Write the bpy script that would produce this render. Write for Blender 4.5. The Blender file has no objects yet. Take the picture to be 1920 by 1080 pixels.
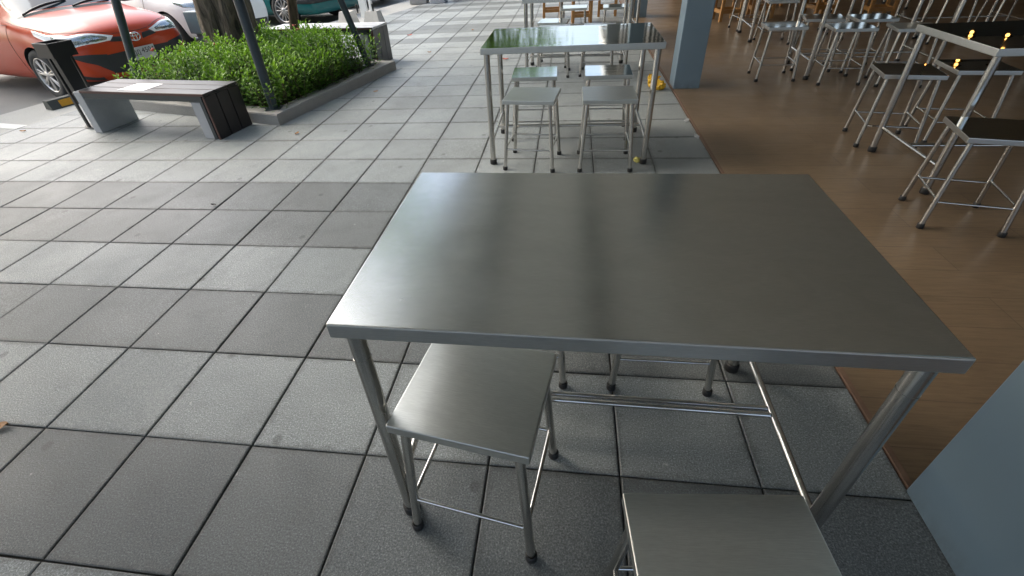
import bpy, bmesh, math, random
from mathutils import Vector, Matrix
from mathutils.bvhtree import BVHTree
random.seed(11)
R = math.radians
S = bpy.context.scene
COL = S.collection

# ---------------------------------------------------------------- camera
F, PITCH, ROLL, YAW = 875.3082, 0.6504927, -0.0696376, -0.1664451
CAM = Vector((1.4067227, -0.3936165, 1.3289751))
cam_d = bpy.data.cameras.new('camera'); cam = bpy.data.objects.new('camera', cam_d); COL.objects.link(cam)
cy, sy = math.cos(YAW), math.sin(YAW)
fwd = Vector((sy*math.cos(PITCH), cy*math.cos(PITCH), -math.sin(PITCH)))
rt = Vector((cy, -sy, 0)); up = rt.cross(fwd)
r2 = rt*math.cos(ROLL) + up*math.sin(ROLL); u2 = up*math.cos(ROLL) - rt*math.sin(ROLL)
M3 = Matrix((r2, u2, -fwd)).transposed()
cam.matrix_world = Matrix.Translation(CAM) @ M3.to_4x4()
cam_d.sensor_width = 36; cam_d.lens = F/1920*36
cam_d.shift_x = 24.40878/1920; cam_d.shift_y = -9.0951/1920
cam_d.clip_start = .02; cam_d.clip_end = 500
S.camera = cam

# ---------------------------------------------------------------- materials
def mat(name):
    m = bpy.data.materials.new(name); m.use_nodes = True
    nt = m.node_tree; b = nt.nodes['Principled BSDF']
    return m, nt, b
def N(nt, t, **k):
    n = nt.nodes.new(t)
    for a, v in k.items():
        if hasattr(n, a): setattr(n, a, v)
    return n
def setin(n, **k):
    for a, v in k.items():
        n.inputs[a.replace('_', ' ')].default_value = v
def coords(nt, scale=(1,1,1), kind='Object'):
    tc = N(nt, 'ShaderNodeTexCoord'); mp = N(nt, 'ShaderNodeMapping'); mp.inputs['Scale'].default_value = scale
    nt.links.new(tc.outputs[kind], mp.inputs['Vector']); return mp.outputs['Vector']
def noise(nt, vec, scale, detail=4, rough=.55, dist=0):
    n = N(nt, 'ShaderNodeTexNoise'); n.inputs['Scale'].default_value = scale; n.inputs['Detail'].default_value = detail
    n.inputs['Roughness'].default_value = rough; n.inputs['Distortion'].default_value = dist
    nt.links.new(vec, n.inputs['Vector']); return n.outputs['Fac']
def ramp(nt, fac, stops):
    r = N(nt, 'ShaderNodeValToRGB'); e = r.color_ramp.elements
    while len(e) < len(stops): e.new(.5)
    for i, (p, c) in enumerate(stops):
        e[i].position = p; e[i].color = (c if len(c) == 4 else (*c, 1)) if isinstance(c, (tuple, list)) else (c, c, c, 1)
    nt.links.new(fac, r.inputs['Fac']); return r.outputs['Color']
def mixc(nt, a, b, fac, mode='MIX'):
    m = N(nt, 'ShaderNodeMix'); m.data_type = 'RGBA'; m.blend_type = mode
    for s, v in ((m.inputs[6], a), (m.inputs[7], b), (m.inputs[0], fac)):
        if hasattr(v, 'links'): nt.links.new(v, s)
        else: s.default_value = (*v, 1) if isinstance(v, (tuple, list)) else v
    return m.outputs[2]
def maprange(nt, fac, a, b, lo=0., hi=1.):
    m = N(nt, 'ShaderNodeMapRange'); m.inputs[1].default_value = lo; m.inputs[2].default_value = hi
    m.inputs[3].default_value = a; m.inputs[4].default_value = b; nt.links.new(fac, m.inputs[0]); return m.outputs[0]
def bump(nt, b, h, strength=.3, dist=.001, chain=None):
    n = N(nt, 'ShaderNodeBump'); n.inputs['Strength'].default_value = strength; n.inputs['Distance'].default_value = dist
    nt.links.new(h, n.inputs['Height'])
    if chain is not None: nt.links.new(chain, n.inputs['Normal'])
    nt.links.new(n.outputs[0], b.inputs['Normal']); return n.outputs[0]
def simple(name, col, rough=.5, metal=0, spec=.5, coat=0, var=.12, vscale=6, bmp=0, bscale=200):
    m, nt, b = mat(name)
    v = coords(nt)
    f = noise(nt, v, vscale, 5)
    c = mixc(nt, tuple(x*(1-var) for x in col), tuple(min(1, x*(1+var)) for x in col), f)
    nt.links.new(c, b.inputs['Base Color'])
    b.inputs['Roughness'].default_value = rough; b.inputs['Metallic'].default_value = metal
    b.inputs['Specular IOR Level'].default_value = spec
    if coat: b.inputs['Coat Weight'].default_value = coat; b.inputs['Coat Roughness'].default_value = .04
    if bmp: bump(nt, b, noise(nt, v, bscale, 3), bmp, .001)
    return m

def steel(name, rough=.2, col=(.56,.565,.545), wave=.0, grain=(1,18,18), scr=.25, smudge=.12, gb=.06):
    m, nt, b = mat(name)
    v = coords(nt); vs = coords(nt, grain)
    g1 = noise(nt, vs, 40, 6, .7)              # brushed grain
    sm = noise(nt, v, 3.5, 6, .6, .6)          # smears and wiped dirt
    sc_ = noise(nt, coords(nt, (1.5, 26, 1)), 9, 3, .5, .8)
    scf = ramp(nt, sc_, [(.0, 0.), (.62, 0.), (.8, 1.)])
    r = maprange(nt, sm, rough*(1-smudge*2), rough*(1+smudge*3), .3, .7)
    ad = N(nt, 'ShaderNodeMath', operation='MULTIPLY_ADD'); nt.links.new(scf, ad.inputs[0]); ad.inputs[1].default_value = scr*.3; nt.links.new(r, ad.inputs[2])
    nt.links.new(ad.outputs[0], b.inputs['Roughness'])
    c = mixc(nt, tuple(x*.90 for x in col), tuple(min(1, x*1.08) for x in col), ramp(nt, g1, [(.35, 0.), (.65, 1.)]))
    c = mixc(nt, c, tuple(x*.80 for x in col), maprange(nt, noise(nt, coords(nt, (1,2.5,1)), 5, 6, .65, 1.2), 0, .5, .4, .8))
    nt.links.new(c, b.inputs['Base Color']); b.inputs['Metallic'].default_value = 1
    h = bump(nt, b, g1, gb, .0005) if gb else None
    if wave:
        w = noise(nt, coords(nt, (.9, 6.0, 1)), 2.6, 2, .4)
        bump(nt, b, w, wave, .01, h)
    return m

M = {}
M['top_dull'] = steel('brushed_steel_dull', .205, (.62,.635,.615), .02, smudge=.08, scr=.15)
M['top_dark'] = steel('smooth_steel', .012, (.50,.53,.52), .0, smudge=.3, scr=0, gb=0)
M['top_shiny'] = steel('polished_steel', .035, (.60,.62,.60), .07, smudge=.2, scr=.05)
M['seat_steel'] = steel('seat_steel', .33, (.70,.72,.70), .05, smudge=.03, scr=.1)
M['seat_shiny'] = steel('seat_steel_shiny', .08, (.60,.62,.61), .03, smudge=.1, scr=.05)
M['edge'] = steel('folded_steel_edge', .32, (.60,.61,.59), .0, smudge=.03, scr=.05)
M['tube'] = steel('steel_tube', .21, (.54,.53,.50), 0, (8,8,1), .1, .06)
M['rod'] = steel('steel_rod', .15, (.62,.61,.59), 0, (8,8,1), .2)
M['rubber'] = simple('black_rubber', (.012,.012,.012), .55)
M['black'] = simple('black_paint', (.007,.008,.009), .5, var=.2)
M['slate'] = simple('slate_grey_paint', (.028,.042,.052), .33, var=.15, vscale=9, bmp=.1)
M['pillar'] = simple('blue_grey_wall_paint', (.160,.225,.275), .42, var=.05, vscale=2, bmp=.12, bscale=90)
def grime(m, z1=.22):
    nt = m.node_tree; b = nt.nodes['Principled BSDF']; src = b.inputs['Base Color'].links[0].from_socket
    tc = N(nt, 'ShaderNodeTexCoord'); sp_ = N(nt, 'ShaderNodeSeparateXYZ'); nt.links.new(tc.outputs['Object'], sp_.inputs[0])
    hz = maprange(nt, sp_.outputs[2], .45, 0., 0., z1*.4)
    ml = N(nt, 'ShaderNodeMath', operation='MULTIPLY'); nt.links.new(hz, ml.inputs[0])
    nt.links.new(ramp(nt, noise(nt, coords(nt, (1,1,.5)), 16, 7, .7), [(.35, 0.), (.65, 1.)]), ml.inputs[1])
    c = mixc(nt, src, (.045,.043,.038), ml.outputs[0])
    sc = ramp(nt, noise(nt, coords(nt, (1,1,3)), 5, 8, .75), [(.0, 0.), (.70, 0.), (.74, .14), (1., .2)])
    nt.links.new(mixc(nt, c, (.09,.10,.10), sc), b.inputs['Base Color'])
grime(M['pillar'])
M['ceiling'] = simple('ceiling_paint', (.86,.87,.84), .8, var=.04)
M['ceiling_in'] = simple('interior_ceiling_paint', (.74,.73,.68), .8, var=.04)
M['wing'] = simple('rendered_wall', (.22,.22,.21), .8, var=.08)
M['wallint'] = simple('interior_wall_paint', (.035,.032,.030), .7, var=.1)
M['endwall'] = simple('grey_green_wall_paint', (.15,.17,.16), .7, var=.1)
M['counter'] = simple('counter_board', (.10,.045,.02), .5, var=.3)
M['concrete_lt'] = simple('pale_cast_concrete', (.40,.405,.42), .8, var=.12, vscale=14, bmp=.3)
M['concrete_grey'] = simple('grey_cast_concrete', (.20,.205,.21), .8, var=.15, vscale=12, bmp=.3)
M['brown_slat'] = simple('dark_brown_composite', (.027,.023,.022), .38, var=.25, vscale=30)
M['brown_edge'] = simple('red_brown_composite_edge', (.075,.030,.024), .5, var=.25, vscale=30)
M['frame_grey'] = simple('dark_grey_steel_frame', (.035,.043,.046), .45, var=.12)
M['white_top'] = simple('pale_glossy_top', (.62,.63,.66), .28, var=.06)  # pale, low-roughness colour for the second bench's seat slats
M['paper'] = simple('white_paper', (.80,.79,.80), .6, var=.03)
M['binplastic'] = simple('grey_bin_plastic', (.11,.16,.18), .42, var=.08)
M['white_paint'] = simple('white_painted_metal', (.72,.74,.73), .45, var=.05)
M['beige_block'] = simple('beige_concrete_block', (.52,.50,.46), .85, var=.12, vscale=18, bmp=.3)
M['yellow_panel'] = simple('yellow_reflector_paint', (.55,.27,.02), .45, var=.2, vscale=30)
M['rubber_grey'] = simple('grey_rubber_block', (.06,.065,.06), .75, var=.2, vscale=25)
M['wood'] = simple('varnished_orange_wood', (.34,.17,.05), .4, var=.3, vscale=18)
M['yellow_bag'] = simple('glossy_yellow_plastic_bag', (.62,.36,.02), .18, var=.15, vscale=30)
M['crumb'] = simple('yellow_food_crumb', (.55,.50,.14), .7, var=.2, vscale=60)
M['scrap'] = simple('white_plastic_scrap', (.62,.64,.64), .3, var=.05)
M['leaf_brown'] = simple('dry_brown_leaf', (.36,.17,.05), .6, var=.35, vscale=60)
M['petal'] = simple('fallen_red_petal', (.45,.08,.04), .6, var=.3, vscale=60)
M['glass'] = simple('tinted_car_glass', (.03,.05,.06), .06, spec=.4, coat=0, var=.02)
M['tyre'] = simple('tyre_rubber', (.03,.031,.031), .75, var=.25, vscale=40)
M['alloy'] = simple('silver_alloy', (.58,.57,.56), .28, metal=.85, var=.05)
M['chrome'] = simple('chrome_trim', (.82,.83,.84), .12, metal=1, var=.02)
M['lamp_body'] = simple('grey_lamp_reflector', (.30,.34,.35), .12, metal=.7, var=.5, vscale=45, coat=1)
M['lamp_white'] = simple('clear_lamp_lens', (.85,.88,.88), .12, spec=.8, coat=1, var=.05)
M['orange_lens'] = simple('orange_indicator_lens', (.85,.16,.01), .15, spec=.7, coat=1)
M['plate'] = simple('white_number_plate', (.50,.51,.50), .45, var=.06, vscale=30)
M['ink'] = simple('black_plate_ink', (.03,.03,.03), .5)
M['dark_trim'] = simple('dark_plastic_trim', (.022,.026,.028), .5, var=.2, vscale=40)
M['soil'] = simple('dark_planter_soil', (.03,.022,.015), .95, var=.4, vscale=25, bmp=.6, bscale=60)
M['stripe_white'] = simple('worn_white_road_paint', (.60,.61,.58), .75, var=.15, vscale=25)
M['trim_strip'] = simple('brown_floor_edge_strip', (.17,.105,.07), .6, var=.25, vscale=20)

def carpaint(name, col):
    m, nt, b = mat(name)
    nt.links.new(mixc(nt, tuple(x*.94 for x in col), tuple(min(1, x*1.06) for x in col), noise(nt, coords(nt), 2, 2)), b.inputs['Base Color'])
    b.inputs['Roughness'].default_value = .32; b.inputs['Metallic'].default_value = .0; b.inputs['Specular IOR Level'].default_value = .3
    b.inputs['Coat Weight'].default_value = .25; b.inputs['Coat Roughness'].default_value = .05
    return m
M['red_paint'] = carpaint('orange_red_car_paint', (.47,.052,.014))
M['white_car'] = carpaint('pearl_white_car_paint', (.84,.88,.88))
M['teal_car'] = carpaint('teal_car_paint', (.010,.135,.135))
M['dark_car'] = carpaint('near_black_car_paint', (.02,.022,.024))

# emissive bulbs (lit lamps mirrored in the steel tops)
m, nt, b = mat('warm_bulb'); b.inputs['Emission Color'].default_value = (1, .45, .10, 1); b.inputs['Emission Strength'].default_value = 2.2
b.inputs['Base Color'].default_value = (1, .7, .3, 1); M['bulb'] = m

# pavers: vertex colour holds each slab's own pigment; aggregate speckle, stains
m, nt, b = mat('exposed_aggregate_pavers')
at = N(nt, 'ShaderNodeAttribute', attribute_name='tone')
v = coords(nt)
sp = noise(nt, v, 210, 2, .8); st = noise(nt, v, 1.3, 6, .6, .4); st2 = noise(nt, v, 7, 7, .65)
c = mixc(nt, at.outputs['Color'], (1.55,1.55,1.55), 1.0, 'MULTIPLY')
c = mixc(nt, c, ramp(nt, sp, [(.30, .42), (.47, .84), (.56, 1.0), (.70, 1.85)]), 1.0, 'MULTIPLY')
c = mixc(nt, c, ramp(nt, st, [(.3, (.72,.73,.74)), (.62, (1,1,1))]), .75, 'MULTIPLY')
c = mixc(nt, c, ramp(nt, st2, [(.25, .72), (.5, 1.)]), .6, 'MULTIPLY')
vo = N(nt, 'ShaderNodeTexVoronoi'); vo.voronoi_dimensions = '2D'; vo.inputs['Scale'].default_value = 2.1; nt.links.new(v, vo.inputs['Vector'])
spot = ramp(nt, vo.outputs['Distance'], [(.0, 1.), (.010, 1.), (.018, 0.), (1., 0.)])
c = mixc(nt, c, (.50,.50,.48), mixc(nt, (0,0,0), spot, maprange(nt, noise(nt, v, 90, 2), 0, 1, .5, .6)))
vo2 = N(nt, 'ShaderNodeTexVoronoi'); vo2.voronoi_dimensions = '2D'; vo2.inputs['Scale'].default_value = 1.6; nt.links.new(coords(nt, (1.13,.91,1)), vo2.inputs['Vector'])
c = mixc(nt, c, (.035,.035,.035), mixc(nt, (0,0,0), ramp(nt, vo2.outputs['Distance'], [(.0, .6), (.024, .55), (.034, 0.), (1., 0.)]), .75))
def math2(op, a, bb):
    n = N(nt, 'ShaderNodeMath', operation=op)
    for i_, q in enumerate((a, bb)):
        if hasattr(q, 'links'): nt.links.new(q, n.inputs[i_])
        else: n.inputs[i_].default_value = q
    return n.outputs[0]
sx_ = N(nt, 'ShaderNodeSeparateXYZ'); nt.links.new(v, sx_.inputs[0])
jd = math2('MINIMUM', math2('PINGPONG', math2('ADD', sx_.outputs[0], 20.), .2), math2('PINGPONG', math2('ADD', sx_.outputs[1], 20.), .2))
jw = maprange(nt, noise(nt, v, 22, 6, .7), .006, .045, .35, .7)
jm = math2('SUBTRACT', 1., math2('DIVIDE', jd, jw)); jm = math2('MAXIMUM', jm, 0.)
c = mixc(nt, c, (.06,.058,.052), math2('MULTIPLY', jm, .55))
nt.links.new(c, b.inputs['Base Color'])
nt.links.new(maprange(nt, st, .58, .42, .3, .7), b.inputs['Roughness']); b.inputs['Specular IOR Level'].default_value = .42
h = bump(nt, b, sp, .5, .0016); bump(nt, b, st2, .15, .003, h)
M['paver'] = m
M['joint'] = simple('dirt_filled_joint', (.04,.038,.033), .95, var=.4, vscale=30)

# wooden laminate floor
m, nt, b = mat('laminate_wood_floor')
v = coords(nt)
br = N(nt, 'ShaderNodeTexBrick'); br.inputs['Scale'].default_value = 1; br.inputs['Brick Width'].default_value = 1.2; br.inputs['Row Height'].default_value = .19
br.inputs['Mortar Size'].default_value = .002; br.offset = .37; br.inputs['Bias'].default_value = 0
br.inputs['Color1'].default_value = (.195,.138,.084,1); br.inputs['Color2'].default_value = (.168,.118,.072,1); br.inputs['Mortar'].default_value = (.115,.08,.052,1)
nt.links.new(v, br.inputs['Vector'])
gr = noise(nt, coords(nt, (1, 14, 1)), 7, 8, .7, .6)
c = mixc(nt, br.outputs['Color'], ramp(nt, gr, [(.3, .66), (.5, .96), (.75, 1.25)]), .9, 'MULTIPLY')
c = mixc(nt, c, ramp(nt, noise(nt, v, 1.6, 5), [(.3, .8), (.65, 1.1)]), .7, 'MULTIPLY')
nt.links.new(c, b.inputs['Base Color'])
nt.links.new(maprange(nt, noise(nt, v, 4, 5), .30, .42, .3, .7), b.inputs['Roughness'])
b.inputs['Specular IOR Level'].default_value = .45
bump(nt, b, gr, .08, .001)
M['wood_floor'] = m

def ground_mat(name, c0, c1, scale, sp=220, rough=.85):
    m, nt, b = mat(name); v = coords(nt)
    c = mixc(nt, c0, c1, noise(nt, v, scale, 7, .6, .3))
    c = mixc(nt, c, ramp(nt, noise(nt, v, sp, 2, .7), [(.3, .6), (.6, 1.15), (.75, 1.5)]), .6, 'MULTIPLY')
    nt.links.new(c, b.inputs['Base Color']); b.inputs['Roughness'].default_value = rough
    bump(nt, b, noise(nt, v, sp, 2), .4, .002); return m
M['asphalt'] = ground_mat('worn_asphalt', (.15,.155,.15), (.23,.235,.225), 1.1)
M['apron'] = ground_mat('concrete_apron', (.30,.30,.28), (.42,.42,.39), 1.7)
M['kerb'] = ground_mat('planter_kerb_concrete', (.27,.265,.25), (.38,.37,.35), 5, 260)

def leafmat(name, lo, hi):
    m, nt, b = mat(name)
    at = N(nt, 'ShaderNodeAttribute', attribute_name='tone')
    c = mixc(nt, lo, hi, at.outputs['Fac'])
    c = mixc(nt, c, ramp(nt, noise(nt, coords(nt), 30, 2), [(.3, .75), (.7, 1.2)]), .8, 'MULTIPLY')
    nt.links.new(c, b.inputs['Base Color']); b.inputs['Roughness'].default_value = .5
    b.inputs['Specular IOR Level'].default_value = .3
    tr = N(nt, 'ShaderNodeBsdfTranslucent'); nt.links.new(c, tr.inputs['Color'])
    mx = N(nt, 'ShaderNodeMixShader'); mx.inputs[0].default_value = .35
    nt.links.new(b.outputs[0], mx.inputs[1]); nt.links.new(tr.outputs[0], mx.inputs[2])
    nt.links.new(mx.outputs[0], nt.nodes['Material Output'].inputs['Surface']); return m
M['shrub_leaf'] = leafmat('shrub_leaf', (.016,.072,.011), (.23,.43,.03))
M['tree_leaf'] = leafmat('tree_leaf', (.06,.15,.02), (.22,.37,.04))

def barkmat(name, a, bcol, moss):
    m, nt, b = mat(name)
    v = coords(nt, (5.5, 5.5, 1.1)); n1 = noise(nt, v, 2.6, 8, .65, 1.0); v2 = coords(nt)
    c = ramp(nt, n1, [(.36, tuple(x*.28 for x in a)), (.5, a), (.68, bcol)])
    c = mixc(nt, c, moss, maprange(nt, noise(nt, v2, 3, 6), 0, .8, .52, .72))
    nt.links.new(c, b.inputs['Base Color']); b.inputs['Roughness'].default_value = .95
    h = bump(nt, b, n1, 1., .035); bump(nt, b, noise(nt, v2, 60, 4), .4, .004, h); return m
M['bark'] = barkmat('deep_furrowed_bark', (.105,.083,.064), (.20,.16,.125), (.085,.105,.085))
M['bark2'] = barkmat('smooth_brown_bark', (.085,.058,.036), (.115,.085,.055), (.07,.07,.04))

# ---------------------------------------------------------------- mesh helpers
class MB:
    def __init__(s): s.bm = bmesh.new()
    def box(s, sx, sy, sz, loc=(0,0,0), rz=0, bev=0, rot=None, seg=2):
        g = bmesh.ops.create_cube(s.bm, size=1)['verts']
        bmesh.ops.scale(s.bm, vec=(sx, sy, sz), verts=g)
        if bev:
            ed = list({e for v in g for e in v.link_edges})
            r = bmesh.ops.bevel(s.bm, geom=ed, offset=bev, segments=seg, affect='EDGES', profile=.5)
            g = list({v for f in r['faces'] for v in f.verts} | {v for v in g if v.is_valid})
        mt = (rot.to_4x4() if rot else Matrix.Rotation(rz, 4, 'Z'))
        bmesh.ops.transform(s.bm, matrix=Matrix.Translation(loc) @ mt, verts=g)
        return g
    def tube(s, a, b, r, r2=None, n=14, caps=True):
        a, b = Vector(a), Vector(b); d = b-a
        r2 = r if r2 is None else r2
        g = bmesh.ops.create_cone(s.bm, cap_ends=caps, segments=n, radius1=r, radius2=r2, depth=d.length)['verts']
        q = Vector((0,0,1)).rotation_difference(d.normalized())
        bmesh.ops.transform(s.bm, matrix=Matrix.Translation((a+b)/2) @ q.to_matrix().to_4x4(), verts=g)
        for f in {f for v in g for f in v.link_faces}:
            if len(f.verts) == 4: f.smooth = True
            else:
                for e in f.edges: e.smooth = False
        return g
    def poly(s, pts, faces, smooth=False):
        vs = [s.bm.verts.new(p) for p in pts]
        for f in faces:
            q = s.bm.faces.new([vs[i] for i in f]); q.smooth = smooth
        return vs
    def prism(s, pts, z0, z1):
        n = len(pts); a = [(x, y, z0) for x, y in pts]; b = [(x, y, z1) for x, y in pts]
        return s.poly(a+b, [tuple(reversed(range(n))), tuple(range(n, 2*n))] + [(i, (i+1) % n, n+(i+1) % n, n+i) for i in range(n)])
    def path(s, pts, radii, n=10, smooth=True):
        rings = []; prev = None; pts = [Vector(p) for p in pts]
        for i, p in enumerate(pts):
            t = (pts[min(i+1, len(pts)-1)] - pts[max(i-1, 0)]).normalized()
            if prev is None: x = t.orthogonal().normalized()
            else: x = (prev - t*prev.dot(t)).normalized()
            prev = x; y = t.cross(x); rr = radii[i] if hasattr(radii, '__len__') else radii
            rings.append([s.bm.verts.new(p + (x*math.cos(2*math.pi*k/n) + y*math.sin(2*math.pi*k/n))*rr) for k in range(n)])
        for a, b in zip(rings, rings[1:]):
            for k in range(n):
                f = s.bm.faces.new((a[k], a[(k+1) % n], b[(k+1) % n], b[k])); f.smooth = smooth
        s.bm.faces.new(list(reversed(rings[0]))); s.bm.faces.new(rings[-1])
        return rings
    def lathe(s, prof, axis='Y', n=32, loc=(0,0,0), smooth=True):
        rings = []
        for r, h in prof:
            ring = []
            for k in range(n):
                a = 2*math.pi*k/n; c_, s_ = math.cos(a)*r, math.sin(a)*r
                p = (c_, h, s_) if axis == 'Y' else (c_, s_, h)
                ring.append(s.bm.verts.new(Vector(p)+Vector(loc)))
            rings.append(ring)
        for a, b in zip(rings, rings[1:]):
            for k in range(n):
                f = s.bm.faces.new((a[k], a[(k+1) % n], b[(k+1) % n], b[k])); f.smooth = smooth
        return rings
    def build(s, name, m, parent=None, loc=None, rz=0, fix=True):
        if fix: bmesh.ops.recalc_face_normals(s.bm, faces=s.bm.faces[:])
        me = bpy.data.meshes.new(name); s.bm.to_mesh(me); s.bm.free()
        if m: me.materials.append(m)
        o = bpy.data.objects.new(name, me); COL.objects.link(o)
        if parent: o.parent = parent
        if loc: o.location = loc
        o.rotation_euler.z = rz
        return o
def tag(o, label=None, cat=None, group=None, kind=None):
    if label: o['label'] = label
    if cat: o['category'] = cat
    if group: o['group'] = group
    if kind: o['kind'] = kind
    return o
def empty(name, loc=(0,0,0), rz=0):
    o = bpy.data.objects.new(name, None); COL.objects.link(o); o.location = loc; o.rotation_euler = (0,0,rz); o.empty_display_size = .1
    return o
def kids(o, allo): return [c for c in allo if c.parent == o]
def copy_tree(o, allo=None):
    allo = allo or list(bpy.data.objects)
    r = o.copy(); COL.objects.link(r)
    for ch in kids(o, allo):
        c = ch.copy(); COL.objects.link(c); c.parent = r
        for g in kids(ch, allo):
            d = g.copy(); COL.objects.link(d); d.parent = c
    return r
def struct(o): o['kind'] = 'structure'; return o

# ---------------------------------------------------------------- ground and pavement
def lotx(y, x0): return x0 + (y-4.1)*.245          # lines parallel to the parking edge
mb = MB(); mb.poly([(-90,-60,-.10),(90,-60,-.10),(90,110,-.10),(-90,110,-.10)], [(0,1,2,3)])
struct(mb.build('asphalt_ground', M['asphalt']))
mb = MB(); mb.prism([(lotx(-8,-4.78),-8),(lotx(-8,-3.9),-8),(lotx(30,-3.9),30),(lotx(30,-4.78),30)], -.14, -.012)
struct(mb.build('concrete_apron', M['apron']))
mb = MB(); mb.prism([(lotx(-8,-3.9),-8),(2.40,-8),(2.40,30),(lotx(30,-3.9),30)], -.14, -.009)
struct(mb.build('pavement_bed', M['joint']))
# painted bay line on the apron
mb = MB(); mb.prism([(-5.6,4.02),(-5.57,3.90),(-3.98,3.60),(-3.95,3.71)], -.0115, -.0085)
tag(mb.build('bay_line', M['stripe_white']), kind='structure')

def clip(poly, a, b):                                # keep left side of a->b
    out = []
    for i in range(len(poly)):
        p, q = poly[i], poly[(i+1) % len(poly)]
        sp_ = (b[0]-a[0])*(p[1]-a[1])-(b[1]-a[1])*(p[0]-a[0]); sq = (b[0]-a[0])*(q[1]-a[1])-(b[1]-a[1])*(q[0]-a[0])
        if sp_ >= 0: out.append(p)
        if sp_*sq < 0:
            t = sp_/(sp_-sq); out.append((p[0]+(q[0]-p[0])*t, p[1]+(q[1]-p[1])*t))
    return out
DARK = {-9,-7,-6,-4,-2,0,2,4,5,18,20,21,23,26,28,30,32}
verts, faces, tones = [], [], []
T = .4
for j in range(-18, 60):
    for i in range(-22, 6):
        gx, gy = .0022, .0018
        jx = [random.gauss(0, .0006) for _ in range(4)]
        x0, x1, y0, y1 = i*T+gx+jx[0], (i+1)*T-gx+jx[1], j*T+gy+jx[2], (j+1)*T-gy+jx[3]
        if i == 5: x1 = 2.396
        p = [(x0,y0),(x1,y0),(x1,y1),(x0,y1)]
        p = clip(p, (lotx(30,-3.9),30), (lotx(-8,-3.9),-8))
        if len(p) < 3: continue
        cx_ = sum(q[0] for q in p)/len(p); cy_ = sum(q[1] for q in p)/len(p)
        if j > 32: dark = (j % 3 == 0)
        else: dark = j in DARK
        if j in (18,20,21,23) and i < -3: dark = random.random() < .4
        base = .119 if dark else .207
        k = base*random.uniform(.93, 1.07); w = random.uniform(-.0012, .0012)
        col = (k*.925+w, k*1.0, k*.985-w, 1)
        dz = random.gauss(0, .0006); tx, ty = random.gauss(0, .0016), random.gauss(0, .0016)
        n = len(p); s0 = len(verts)
        e1 = .0008/T*2; e2 = .0048/T*2
        for (ins, z) in ((0, -.0088), (e1, -.0022), (e2, 0)):
            for q in p:
                xx = q[0]+(cx_-q[0])*ins; yy = q[1]+(cy_-q[1])*ins
                # aggregate-worn edges: small in-and-out at corners
                verts.append((xx, yy, z + (dz + tx*(xx-cx_) + ty*(yy-cy_) if z > -.005 else 0)))
        for r_ in (0, 1):
            for k_ in range(n):
                faces.append((s0+r_*n+k_, s0+r_*n+(k_+1) % n, s0+(r_+1)*n+(k_+1) % n, s0+(r_+1)*n+k_)); tones.append(col)
        faces.append(tuple(s0+2*n+k_ for k_ in range(n))); tones.append(col)
me = bpy.data.meshes.new('pavement'); me.from_pydata(verts, [], faces)
ca = me.color_attributes.new('tone', 'FLOAT_COLOR', 'CORNER')
for pl in me.polygons:
    for li in pl.loop_indices: ca.data[li].color = tones[pl.index]
me.materials.append(M['paver']); pav = bpy.data.objects.new('pavement', me); COL.objects.link(pav); struct(pav)

# interior floor with thin edge strip
mb = MB(); mb.prism([(2.418,-8),(14,-8),(14,18),(2.418,18)], -.14, .004)
struct(mb.build('wood_floor', M['wood_floor']))
mb = MB(); mb.prism([(2.3995,-8),(2.4175,-8),(2.4175,30),(2.3995,30)], -.10, .0055)
struct(mb.build('floor_edge_strip', M['trim_strip']))

# ---------------------------------------------------------------- building: canopy, ceiling, walls
mb = MB(); mb.box(2.62, 17.4, .22, (1.11, 4.10, 3.13), bev=.01)
struct(mb.build('canopy_or_shade_roof', M['ceiling']))
mb = MB(); mb.box(11.6, 22.6, .22, (8.225, 6.7, 3.132), bev=.01)
struct(mb.build('building_ceiling', M['ceiling_in']))
mb = MB(); mb.box(6.2, 5.95, .2, (-3.3, -1.625, 3.14), bev=.01); mb.box(4.2, 1.5, .2, (-4.3, 2.38, 3.14)); struct(mb.build('canopy_or_shade_roof', M['ceiling']))  # unseen roof slabs added left and behind the camera to shade the near paving
def wall(name, sx, sy, sz, loc, m='wallint'):
    mb = MB(); mb.box(sx, sy, sz, loc); return struct(mb.build(name, M[m]))
wall('interior_wall', .2, 26, 3.1, (13.9, 5, 1.47))
# far end wall: solid below, slit windows high up, solid beyond
wx = [(2.42,2.765),(2.845,2.87),(2.93,2.965),(3.03,3.375),(3.435,3.47),(3.56,3.62),(3.68,3.73),(3.78,3.83),(3.88,3.95),(4.02,13.8)]
mb = MB()
for a_, b_ in wx[:-1]: mb.box(b_-a_, .18, 3.01, ((a_+b_)/2, 14.1, 1.5105))
mb.box(9.78, .18, .5, (8.91, 14.1, 2.766)); mb.box(9.78, .18, 1.45, (8.91, 14.1, .734)); mb.box(4.1, .18, 1.05, (11.75, 14.1, 1.988))
for k_ in range(19): mb.box(.13, .16, 1.05, (4.3+k_*.29, 14.1, 1.988))
struct(mb.build('end_wall', M['endwall']))
PILL = []
for k, (px_, py_, lab) in enumerate([(2.505,.212,'square blue grey pillar at the lower right beside the nearest table'),
                                 (2.53,4.575,'square blue grey pillar with a yellow plastic bag at its foot'),
                                 (2.545,8.79,'far square grey pillar behind the third steel table'), (2.545,12.7,None)]):
    if lab is None: continue
    mb = MB(); mb.box(.235, .43 if k == 0 else .235, 3.02, (0,0,1.513), bev=.004)
    o = mb.build('pillar', M['pillar'], loc=(px_, py_, 0)); tag(o, lab, 'pillar', 'square pillars along the shop front', 'thing')
mb = MB()
for x_ in (.62, 1.72): mb.box(.14, 17.2, .10, (x_, 4.10, 2.972), bev=.004)
struct(mb.build('canopy_roof_beams', M['endwall']))
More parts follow.
